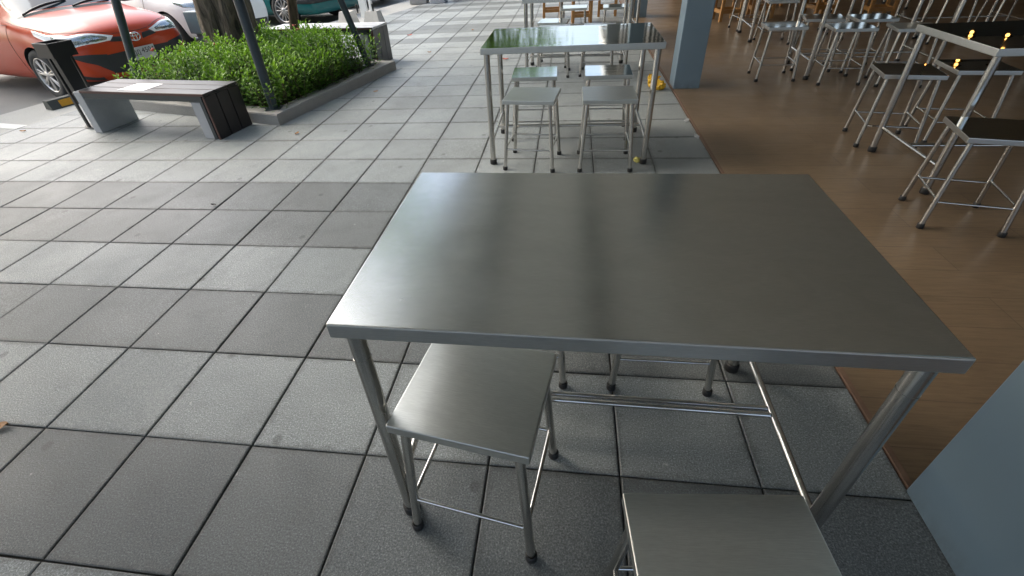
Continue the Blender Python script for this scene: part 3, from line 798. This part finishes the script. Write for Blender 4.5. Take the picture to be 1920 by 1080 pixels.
# ---------------------------------------------------------------- cars
BASE = {  # X : 10 half-profile points (y,z) bottom centre .. top centre
 'hatch': [
  (.80, [(0,.20),(.30,.20),(.46,.24),(.52,.38),(.53,.48),(.50,.585),(.42,.66),(.30,.69),(.16,.70),(0,.705)]),
  (.70, [(0,.18),(.48,.18),(.67,.22),(.72,.38),(.725,.50),(.70,.630),(.60,.735),(.43,.780),(.22,.795),(0,.80)]),
  (.45, [(0,.17),(.60,.17),(.78,.22),(.825,.40),(.84,.56),(.815,.72),(.72,.80),(.50,.855),(.26,.88),(0,.885)]),
  (.10, [(0,.17),(.62,.17),(.80,.22),(.85,.42),(.865,.60),(.84,.77),(.75,.855),(.53,.895),(.28,.915),(0,.92)]),
  (-.26,[(0,.17),(.62,.17),(.80,.22),(.85,.42),(.865,.62),(.84,.81),(.765,.895),(.56,.93),(.29,.95),(0,.955)]),
  (-.42,[(0,.17),(.62,.17),(.80,.22),(.85,.42),(.865,.62),(.84,.83),(.77,.915),(.60,1.0),(.31,1.04),(0,1.05)]),
  (-1.25,[(0,.17),(.62,.17),(.80,.22),(.85,.42),(.865,.62),(.845,.87),(.78,.96),(.60,1.36),(.33,1.425),(0,1.44)]),
  (-1.9,[(0,.17),(.62,.17),(.80,.22),(.85,.42),(.865,.62),(.85,.88),(.785,.97),(.60,1.40),(.33,1.465),(0,1.48)]),
  (-2.6,[(0,.17),(.62,.17),(.80,.22),(.85,.42),(.865,.64),(.84,.90),(.77,.99),(.57,1.36),(.32,1.43),(0,1.44)]),
  (-3.05,[(0,.20),(.60,.20),(.77,.26),(.81,.44),(.82,.64),(.79,.90),(.70,1.0),(.50,1.20),(.28,1.26),(0,1.27)]),
  (-3.25,[(0,.26),(.50,.26),(.66,.32),(.70,.46),(.71,.64),(.67,.82),(.58,.90),(.42,.94),(.22,.95),(0,.95)])],
 'boxy': [
  (.82, [(0,.22),(.55,.22),(.70,.24),(.78,.38),(.78,.50),(.76,.62),(.70,.68),(.48,.70),(.24,.71),(0,.71)]),
  (.76, [(0,.20),(.60,.20),(.78,.22),(.82,.38),(.82,.52),(.80,.68),(.74,.74),(.50,.77),(.24,.78),(0,.78)]),
  (.45, [(0,.18),(.62,.18),(.79,.22),(.84,.40),(.85,.56),(.83,.74),(.77,.81),(.52,.84),(.26,.85),(0,.855)]),
  (.10, [(0,.18),(.62,.18),(.80,.22),(.85,.42),(.86,.60),(.84,.77),(.78,.84),(.54,.87),(.28,.885),(0,.89)]),
  (-.40,[(0,.18),(.62,.18),(.80,.22),(.85,.42),(.86,.62),(.84,.81),(.78,.88),(.56,.91),(.29,.92),(0,.925)]),
  (-.58,[(0,.18),(.62,.18),(.80,.22),(.85,.42),(.86,.62),(.84,.82),(.78,.89),(.60,.98),(.31,1.0),(0,1.0)]),
  (-1.15,[(0,.18),(.62,.18),(.80,.22),(.85,.42),(.86,.62),(.84,.84),(.78,.91),(.62,1.30),(.33,1.36),(0,1.37)]),
  (-1.9,[(0,.18),(.62,.18),(.80,.22),(.85,.42),(.86,.62),(.84,.84),(.78,.92),(.62,1.33),(.33,1.39),(0,1.40)]),
  (-2.5,[(0,.18),(.62,.18),(.80,.22),(.85,.42),(.86,.62),(.84,.85),(.77,.93),(.58,1.25),(.32,1.31),(0,1.32)]),
  (-3.0,[(0,.20),(.60,.20),(.79,.26),(.82,.44),(.83,.62),(.81,.84),(.74,.91),(.50,.93),(.28,.94),(0,.94)]),
  (-3.5,[(0,.26),(.55,.26),(.74,.32),(.77,.46),(.78,.64),(.75,.80),(.68,.87),(.46,.89),(.22,.90),(0,.90)])]}
def make_body(kind, paint, t):
    prof = BASE[kind]; bm = bmesh.new(); rings = []
    for X, pr in prof:
        ring = [bm.verts.new((X, -y, z)) for y, z in pr] + [bm.verts.new((X, y, z)) for y, z in pr[-2:0:-1]]
        rings.append(ring)
    n = len(rings[0])
    for a, b in zip(rings, rings[1:]):
        for k in range(n): bm.faces.new((a[k], a[(k+1)%n], b[(k+1)%n], b[k]))
    bm.faces.new(rings[0]); bm.faces.new(rings[-1][::-1])
    bmesh.ops.recalc_face_normals(bm, faces=bm.faces[:])
    me = bpy.data.meshes.new('cage'); bm.to_mesh(me); bm.free()
    o = bpy.data.objects.new('cage', me); COL.objects.link(o)
    md = o.modifiers.new('s', 'SUBSURF'); md.levels = 3; md.render_levels = 3
    bpy.context.view_layer.update()
    dg = bpy.context.evaluated_depsgraph_get(); ev = o.evaluated_get(dg)
    me2 = bpy.data.meshes.new_from_object(ev); bm = bmesh.new(); bm.from_mesh(me2); bvh = BVHTree.FromBMesh(bm); bm.free()
    # wheel arches
    o.data = me2; o.modifiers.clear()
    cb = bmesh.new()
    for X in (0, -2.55):
        for s_ in (-1, 1):
            g = bmesh.ops.create_cone(cb, cap_ends=True, segments=48, radius1=.338, radius2=.338, depth=.42)['verts']
            bmesh.ops.transform(cb, matrix=Matrix.Translation((X, s_*.80, .302)) @ Matrix.Rotation(R(90),4,'X'), verts=g)
    cm = bpy.data.meshes.new('cut'); cb.to_mesh(cm); cb.free(); co = bpy.data.objects.new('cut', cm); COL.objects.link(co)
    cm.materials.append(M['dark_trim']); me2.materials.clear(); me2.materials.append(paint)
    bo = o.modifiers.new('b', 'BOOLEAN'); bo.operation = 'DIFFERENCE'; bo.object = co; bo.solver = 'EXACT'; bo.material_mode = 'TRANSFER'
    bpy.context.view_layer.update(); dg = bpy.context.evaluated_depsgraph_get()
    me3 = bpy.data.meshes.new_from_object(o.evaluated_get(dg)); me3.name = 'body'
    bpy.data.objects.remove(o); bpy.data.objects.remove(co)
    for p in me3.polygons: p.use_smooth = True
    try: me3.set_sharp_from_angle(angle=R(38))
    except Exception: pass
    b = bpy.data.objects.new('body', me3); COL.objects.link(b); b.parent = t
    return b, bvh
def strip(bvh, t, name, top, bot, m, off=.004, nu=14, nv=5, thick=.0):
    """panel lying on the body between two 3D polylines"""
    def samp(pl, f):
        pl = [Vector(p) for p in pl]; L = [0]
        for a, b in zip(pl, pl[1:]): L.append(L[-1]+(b-a).length)
        d = f*L[-1]
        for i in range(len(pl)-1):
            if d <= L[i+1]+1e-9: return pl[i].lerp(pl[i+1], (d-L[i])/max(1e-9, L[i+1]-L[i]))
        return pl[-1]
    mb = MB(); g = []
    for i in range(nu+1):
        row = []
        for j in range(nv+1):
            p = samp(top, i/nu).lerp(samp(bot, i/nu), j/nv); co_, no, _, _ = bvh.find_nearest(p)
            edge = (i in (0, nu)) or (j in (0, nv))
            row.append(mb.bm.verts.new(co_ + no*(off if not edge else off*.25)))
        g.append(row)
    for i in range(nu):
        for j in range(nv): mb.bm.faces.new((g[i][j], g[i+1][j], g[i+1][j+1], g[i][j+1])).smooth = True
    return mb.build(name, m, t)
def seam(bvh, t, pts, name='panel_gap', r=.0028, m=None, n=24):
    pts = [Vector(p) for p in pts]; mb = MB(); q = []
    for a, b in zip(pts, pts[1:]):
        for k in range(n):
            co_, no, _, _ = bvh.find_nearest(a.lerp(b, k/n)); q.append(co_+no*.0005)
    mb.path(q, r, 5); return mb.build(name, m or M['dark_trim'], t)
def make_wheels(t, spokes=10, two=True, rim_r=.205):
    for X in (0, -2.55):
        for s_ in (-1, 1):
            w = empty('wheel', (X, s_*.76, .302)); w.parent = t; w.rotation_euler.z = 0 if s_ < 0 else math.pi
            # outer face toward local -Y
            mb = MB(); mb.lathe([(.205,.09),(.26,.098),(.292,.085),(.302,.05),(.302,-.05),(.292,-.085),(.262,-.098),(.215,-.092),(.205,-.08)], 'Y', 48); mb.build('tyre', M['tyre'], w)
            mb = MB(); mb.lathe([(.207,-.082),(.212,-.090),(.203,-.092),(.196,-.080),(.190,-.03),(.190,.08)], 'Y', 48)
            for k in range(spokes):
                a = 2*math.pi*k/spokes + (0 if not two else (.11 if k%2 else -.11))
                rot = Matrix.Rotation(a, 3, 'Y')
                mb.box(.155,.022,.024,tuple(rot @ Vector((.118,-.072,0))), rot=rot, bev=.005)
            mb.lathe([(.001,-.088),(.03,-.088),(.055,-.080),(.058,-.06)], 'Y', 24); mb.build('rim', M['alloy'], w)
            mb = MB(); mb.lathe([(.001,.0),(.192,.0)], 'Y', 40, (0,-.02,0)); mb.build('brake_disc', M['dark_trim'], w)
def common(t, bvh, kind, cabin_z=0):
    # windscreen, side glass, rear glass
    if kind == 'hatch':
        strip(bvh, t, 'windscreen', [(-.38,-.68,.95),(-.33,-.3,1.0),(-.31,0,1.01),(-.33,.3,1.0),(-.38,.68,.95)], [(-1.12,-.56,1.36),(-1.10,-.3,1.40),(-1.10,0,1.42),(-1.10,.3,1.40),(-1.12,.56,1.36)], M['glass'], nu=20, nv=10)
        for s_ in (-1,1):
            strip(bvh, t, 'side_window', [(-.85,s_*.72,1.06),(-1.35,s_*.64,1.32),(-2.5,s_*.64,1.32)], [(-.72,s_*.80,.97),(-1.35,s_*.80,.98),(-2.65,s_*.79,1.02)], M['glass'], nu=16, nv=6)
    else:
        strip(bvh, t, 'windscreen', [(-.56,-.66,.97),(-.54,0,1.0),(-.56,.66,.97)], [(-1.05,-.6,1.28),(-1.03,0,1.33),(-1.05,.6,1.28)], M['glass'], nu=18, nv=8)
        for s_ in (-1,1):
            strip(bvh, t, 'side_window', [(-.95,s_*.70,1.06),(-1.35,s_*.66,1.26),(-2.3,s_*.66,1.26)], [(-.82,s_*.80,.93),(-1.35,s_*.80,.94),(-2.6,s_*.79,.96)], M['glass'], nu=16, nv=6)
def mirror(t, x=-.62, z=1.0, m='black'):
    for s_ in (-1,1):
        mb = MB(); g = mb.box(.13,.20,.13,(x,s_*.96,z), bev=.03, seg=3); mb.box(.05,.10,.03,(x,s_*.84,z-.04))
        for f in mb.bm.faces: f.smooth = True
        mb.build('door_mirror', M[m], t)

def red_car():
    t = empty('parked_car'); tag(t, 'orange red hatchback parked nose in behind the bench', 'car', 'cars parked along the pavement')
    body, bv = make_body('hatch', M['red_paint'], t); make_wheels(t, 14); common(t, bv, 'hatch'); mirror(t, m='black')
    for s_ in (-1,1):
        y = lambda v: s_*v
        # headlight: chrome-white outer blade sweeping back plus reflector part
        hl = strip(bv, t, 'headlight', [(.10,y(.80),.845),(.38,y(.80),.805),(.60,y(.66),.755),(.785,y(.24),.690)], [(.18,y(.86),.785),(.45,y(.83),.685),(.66,y(.68),.615),(.785,y(.30),.640)], M['lamp_white'], .006, 24, 6)
        strip(bv, hl, 'reflector', [(.42,y(.79),.778),(.60,y(.66),.737),(.765,y(.30),.685)], [(.46,y(.83),.690),(.655,y(.68),.622),(.765,y(.33),.646)], M['lamp_body'], .011, 18, 5)
        # lower side vent and fog surround
        strip(bv, t, 'fog_surround', [(.60,y(.74),.535),(.72,y(.60),.525),(.78,y(.42),.50)], [(.62,y(.73),.50),(.74,y(.57),.40),(.79,y(.42),.27)], M['dark_trim'], .008, 12, 5)
        strip(bv, t, 'lower_vent', [(.46,y(.82),.30),(.62,y(.72),.29),(.72,y(.56),.26)], [(.44,y(.80),.245),(.60,y(.70),.235),(.70,y(.52),.225)], M['dark_trim'], .008, 10, 3)
        seam(bv, t, [(-.42,y(.80),.955),(-.20,y(.80),.90),(.14,y(.79),.86),(.42,y(.76),.825),(.62,y(.58),.780),(.775,y(.24),.712)])
        seam(bv, t, [(-.38,y(.85),.90),(-.42,y(.87),.70),(-.40,y(.86),.45),(-.42,y(.84),.24)])
        seam(bv, t, [(-.38,y(.84),.905),(-1.3,y(.85),.91),(-2.5,y(.85),.93)])
    seam(bv, t, [(.775,-.24,.712),(.79,-.12,.704),(.79,.12,.704),(.775,.24,.712)])
    strip(bv, t, 'upper_grille', [(.775,-.25,.672),(.79,-.13,.662),(.80,0,.66),(.79,.13,.662),(.775,.25,.672)], [(.775,-.32,.625),(.80,-.17,.605),(.81,0,.575),(.80,.17,.605),(.775,.32,.625)], M['dark_trim'], .006, 20, 4)
    strip(bv, t, 'lower_grille', [(.775,-.46,.49),(.80,-.2,.495),(.81,0,.50),(.80,.2,.495),(.775,.46,.49)], [(.79,-.44,.27),(.80,-.2,.24),(.81,0,.24),(.80,.2,.24),(.79,.44,.27)], M['dark_trim'], .006, 20, 8)
    for z in (.30,.35,.40,.45):
        seam(bv, t, [(.78,-.44,z),(.82,0,z),(.78,.44,z)], 'grille_bar', .005, M['dark_trim'], 10)
    # body-colour nose under the bonnet carrying the badge
    strip(bv, t, 'nose_panel', [(.79,-.13,.675),(.80,0,.682),(.79,.13,.675)], [(.80,-.10,.590),(.81,0,.575),(.80,.10,.590)], M['red_paint'], .012, 10, 6)
    # badge: three interlocking ellipses
    mb = MB(); cx0 = bv.ray_cast(Vector((2,0,.632)), Vector((-1,0,0)))[0].x + .018
    def ell(a, b, dy=0, dz=0, r=.006):
        mb.path([(cx0 - .03*abs(dz+b*math.sin(2*math.pi*k/40))*0, dy+a*math.cos(2*math.pi*k/40), .632+dz+b*math.sin(2*math.pi*k/40)) for k in range(41)], r, 8)
    ell(.070,.048,r=.0075); ell(.024,.042,0,-.004,.006); ell(.056,.018,0,.024,.006); mb.build('emblem', M['chrome'], t)
    # plate
    pl = empty('number_plate', (.835,0,.44), 0); pl.parent = t
    mb = MB(); mb.box(.008,.34,.15,(0,0,0), bev=.002); mb.build('plate_panel', M['plate'], pl)
    for txt, size, y, z in (('ฎฎ', .088, -.085, .022), ('4504', .088, .072, .022)):
        cu = bpy.data.curves.new('plate_text', 'FONT'); cu.body = txt; cu.size = size; cu.extrude = .0008; cu.align_x = 'CENTER'; cu.align_y = 'CENTER'
        o = bpy.data.objects.new('tmp', cu); COL.objects.link(o); bpy.context.view_layer.update()
        mt = bpy.data.meshes.new_from_object(o.evaluated_get(bpy.context.evaluated_depsgraph_get())); bpy.data.objects.remove(o)
        mt.materials.clear(); mt.materials.append(M['ink'])
        o = bpy.data.objects.new('plate_text', mt); COL.objects.link(o); o.parent = pl; o.location = (.0055, y, z); o.rotation_euler = (R(90),0,R(90))
    # wipers
    for (a, b_) in (((-.31,-.60,.96),(-.42,.02,1.06)), ((-.27,.0,.98),(-.40,.58,1.03))):
        mb = MB(); q = []
        for k in range(13):
            f = k/12; p = Vector(a).lerp(Vector(b_), f); co_, no, _, _ = bv.find_nearest(p); q.append(co_ + no*(.012+.02*math.sin(f*3.14)))
        mb.path(q, [.010+.006*math.sin(k/12*3.14) for k in range(13)], 6); mb.build('wiper', M['black'], t)
    strip(bv, t, 'cowl', [(-.28,-.68,.92),(-.21,0,.96),(-.28,.68,.92)], [(-.35,-.68,.94),(-.29,0,1.0),(-.35,.68,.94)], M['dark_trim'], .003, 20, 2)
    return t
CZ = -.10
rc = red_car(); rc.location = (-4.70, 5.74, CZ); rc.rotation_euler.z = -.315; rc.scale = (.94,)*3

def white_car():
    t = empty('parked_car'); tag(t, 'white car parked behind the thick tree trunk', 'car', 'cars parked along the pavement')
    body, bv = make_body('hatch', M['white_car'], t); make_wheels(t, 10); common(t, bv, 'hatch'); mirror(t, m='black')
    for s_ in (-1,1):
        y = lambda v: s_*v
        strip(bv, t, 'headlight', [(.20,y(.80),.84),(.42,y(.79),.79),(.62,y(.62),.735)], [(.30,y(.85),.76),(.48,y(.82),.70),(.68,y(.66),.66)], M['lamp_body'], .006, 16, 5)
        seam(bv, t, [(-.42,y(.80),.955),(-.20,y(.80),.90),(.16,y(.79),.85),(.45,y(.72),.81),(.62,y(.5),.77)])
        seam(bv, t, [(-.38,y(.85),.90),(-.42,y(.87),.70),(-.40,y(.86),.45),(-.42,y(.84),.24)])
    strip(bv, t, 'grille', [(.74,-.62,.36),(.80,0,.38),(.74,.62,.36)], [(.74,-.62,.20),(.80,0,.20),(.74,.62,.20)], M['dark_trim'], .006, 20, 6)
    return t
wc = white_car(); wc.location = (-5.02,8.50,CZ); wc.rotation_euler.z = -.30; wc.scale = (.99,)*3
def boxy(paint, lab):
    t = empty('parked_car'); tag(t, lab, 'car', 'cars parked along the pavement')
    body, bv = make_body('boxy', paint, t); make_wheels(t, 12, False); common(t, bv, 'boxy'); mirror(t, z=.98, m='dark_trim')
    for s_ in (-1,1):
        y = lambda v: s_*v
        strip(bv, t, 'headlight', [(.80,y(.30),.66),(.80,y(.66),.66)], [(.81,y(.30),.54),(.81,y(.66),.54)], M['lamp_body'], .006, 8, 4)
        strip(bv, t, 'indicator', [(.79,y(.67),.64),(.70,y(.80),.64),(.58,y(.83),.64)], [(.79,y(.67),.555),(.70,y(.80),.555),(.58,y(.83),.555)], M['orange_lens'], .012, 8, 3)
        strip(bv, t, 'side_moulding', [(-.45,y(.86),.50),(-2.1,y(.86),.50)], [(-.45,y(.86),.44),(-2.1,y(.86),.44)], M['dark_trim'], .010, 10, 3)
    strip(bv, t, 'bumper', [(.37,-.86,.515),(.60,-.84,.515),(.78,-.78,.515),(.84,0,.515),(.78,.78,.515),(.60,.84,.515),(.37,.86,.515)], [(.37,-.86,.415),(.60,-.84,.415),(.78,-.78,.415),(.84,0,.415),(.78,.78,.415),(.60,.84,.415),(.37,.86,.415)], M['dark_trim'], .022, 40, 5)
    return t
tc = boxy(M['teal_car'], 'older teal sedan with dark bumper behind the thin tree'); tc.location = (-4.22,10.85,CZ); tc.rotation_euler.z = -.28
dc = boxy(M['dark_car'], 'near black car at the top edge beyond the teal sedan'); dc.location = (-3.95,13.4,CZ); dc.rotation_euler.z = -.28

# far concrete boxes at the top edge
for k, (x, y, sx, sy, h, lab) in enumerate([(-2.12,12.1,.40,.35,.45,'brownish concrete box at the top edge of the pavement'),(-1.64,12.05,.34,.40,.45,'pale grey concrete box beside the brownish one at the top edge')]):
    t = empty('concrete_box', (x,y,0), R(2)); tag(t, lab, 'box', 'concrete boxes at the far end')
    mb = MB(); mb.box(sx,sy,h,(0,0,h/2), bev=.01); mb.build('box_body', M['kerb'] if k == 0 else M['concrete_lt'], t)
    mb = MB(); mb.box(sx+.04,sy+.04,.03,(0,0,h+.0155), bev=.006); mb.build('cap', M['concrete_grey'], t)
t = empty('low_bench_wall', (-.1,12.75,0)); tag(t, 'dark low bench with grey end blocks along the top edge', 'bench')
mb = MB(); mb.box(2.6,.42,.30,(0,0,.22), bev=.01); mb.build('bench_body', M['frame_grey'], t)
for x in (-1.2, 1.2): mb = MB(); mb.box(.22,.5,.42,(x,0,.21), bev=.01); mb.build('end_block', M['concrete_grey'], t)

# ---------------------------------------------------------------- small things
def bag():
    mb = MB(); rb = random.Random(8)
    blobs = [((0,0,.055),(.062,.05,.055)), ((.085,-.045,.05),(.07,.055,.05)), ((-.05,.03,.085),(.035,.03,.045))]
    for c, s_ in blobs:
        g = bmesh.ops.create_icosphere(mb.bm, subdivisions=4, radius=1)['verts']
        for v in g:
            n = v.co.normalized(); k = 1 + .32*mnoise.noise(n*2.2+Vector(c)*30) + .16*abs(mnoise.noise(n*6+Vector(c)*50))
            v.co = Vector((n.x*s_[0]*k+c[0], n.y*s_[1]*k+c[1], max(.002, n.z*s_[2]*k+c[2])))
    for (x, y) in ((-.06,.035),(.05,-.01)):
        for a in range(5):
            an = a*1.3; d = Vector((math.cos(an)*.018, math.sin(an)*.018, .035))
            mb.poly([(x,y,.10),(x+d.x-.008,y+d.y,.10+d.z),(x+d.x+.010,y+d.y+.008,.10+d.z*.8)], [(0,1,2)])
    return mb.build('plastic_bag', M['yellow_bag'])
o = bag(); o.scale = (.85,.85,.85); o.location = (2.235,4.53,0); o.rotation_euler.z = R(-30); tag(o, 'knotted yellow plastic bag lying at the foot of the grey pillar', 'bag')
mb = MB(); g = bmesh.ops.create_icosphere(mb.bm, subdivisions=3, radius=.022)['verts']
for v in g: n = v.co.normalized(); v.co = n*(.022*(1+.5*mnoise.noise(n*2.5))); v.co.z = max(0, v.co.z*.8+.014)
tag(mb.build('food_crumb', M['crumb'], loc=(1.895,2.735,0)), 'small yellow crumb by the right front foot of the polished table', 'crumb')
for k, (x, y, rz, lab) in enumerate([(2.372,3.56,60,'upper white plastic scrap at the edge of the wood floor'),(2.376,3.20,80,'lower white plastic scrap at the edge of the wood floor')]):
    mb = MB(); mb.poly([(-.05,-.012,0),(-.01,-.02,.008),(.05,-.006,0),(.04,.014,.01),(0,.018,.002),(-.045,.010,.012)], [(0,1,5),(1,4,5),(1,2,4),(2,3,4)])
    o = mb.build('plastic_scrap', M['scrap'], loc=(x,y,.001), rz=R(rz)); s_ = o.modifiers.new('t','SOLIDIFY'); s_.thickness = .002; tag(o, lab, 'scrap', 'white plastic scraps')
def leafobj(x, y, L, rz, m, lab):
    mb = MB(); n = 8; L_, Rr = [], []
    for i in range(n+1):
        f = i/n; w = L*.27*math.sin(math.pi*f)**.8; z = .006+.018*abs(f-.5)**1.5*L*20
        L_.append(mb.bm.verts.new((L*(f-.5), w, z+.006))); Rr.append((mb.bm.verts.new((L*(f-.5), 0, z*.6+.002)), mb.bm.verts.new((L*(f-.5), -w, z+.004))))
    for i in range(n):
        mb.bm.faces.new((L_[i],L_[i+1],Rr[i+1][0],Rr[i][0])).smooth = True; mb.bm.faces.new((Rr[i][0],Rr[i+1][0],Rr[i+1][1],Rr[i][1])).smooth = True
    bmesh.ops.remove_doubles(mb.bm, verts=mb.bm.verts[:], dist=1e-5)
    o = mb.build('fallen_leaf', m, loc=(x,y,.0), rz=R(rz)); tag(o, lab, 'leaf', 'fallen leaves on the pavement')
leafobj(-.573,.381,.075,25,M['leaf_brown'],'largest dry brown leaf at the left edge of the photo')
leafobj(-3.83,3.50,.06,10,M['leaf_brown'],'dry brown leaf near the white bay line')
leafobj(-1.17,7.87,.09,40,M['petal'],'reddish leaf on the far pavement right of the second bench')
leafobj(-.17,8.12,.06,70,M['leaf_brown'],'small dark leaf farthest along the pavement')
leafobj(.62,5.93,.09,-10,M['petal'],'pinkish leaf left of the third table')
leafobj(-.62,4.6,.045,30,M['leaf_brown'],'tiny brown leaf by the planter kerb')
leafobj(-.9,3.35,.05,75,M['leaf_brown'],'tan leaf under the front corner of the planter')
leafobj(-.83,2.05,.035,0,M['ink'],'tiny black leaf on the pale slabs left of the nearest table')
leafobj(-.5,6.5,.05,5,M['leaf_brown'],'small leaf to the right of the planter far corner')

# ---------------------------------------------------------------- light
w = bpy.data.worlds.new('World'); S.world = w; w.use_nodes = True; nt = w.node_tree
sky = nt.nodes.new('ShaderNodeTexSky'); sky.sky_type = 'NISHITA'; sky.sun_disc = False
SUN_EL, SUN_AZ = R(43), R(-76)
sky.sun_elevation = SUN_EL; sky.sun_rotation = SUN_AZ; sky.air_density = 1.0; sky.dust_density = 5.2; sky.ozone_density = 1.0
nt.links.new(sky.outputs[0], nt.nodes['Background'].inputs['Color']); nt.nodes['Background'].inputs['Strength'].default_value = .15
ld = bpy.data.lights.new('sun', 'SUN'); ld.energy = .8; ld.angle = R(50); ld.color = (.90,.98,1)
lo = bpy.data.objects.new('sun', ld); COL.objects.link(lo)
sd = Vector((math.sin(SUN_AZ)*math.cos(SUN_EL), math.cos(SUN_AZ)*math.cos(SUN_EL), math.sin(SUN_EL)))
lo.rotation_euler = (-sd).to_track_quat('-Z', 'Y').to_euler()
S.view_settings.view_transform = 'Standard'; S.view_settings.look = 'None'; S.view_settings.exposure = 1.6; S.view_settings.gamma = 1
S.cycles.max_bounces = 8; S.cycles.diffuse_bounces = 5; S.cycles.glossy_bounces = 5; S.cycles.sample_clamp_indirect = 6
S.cycles.use_denoising = True
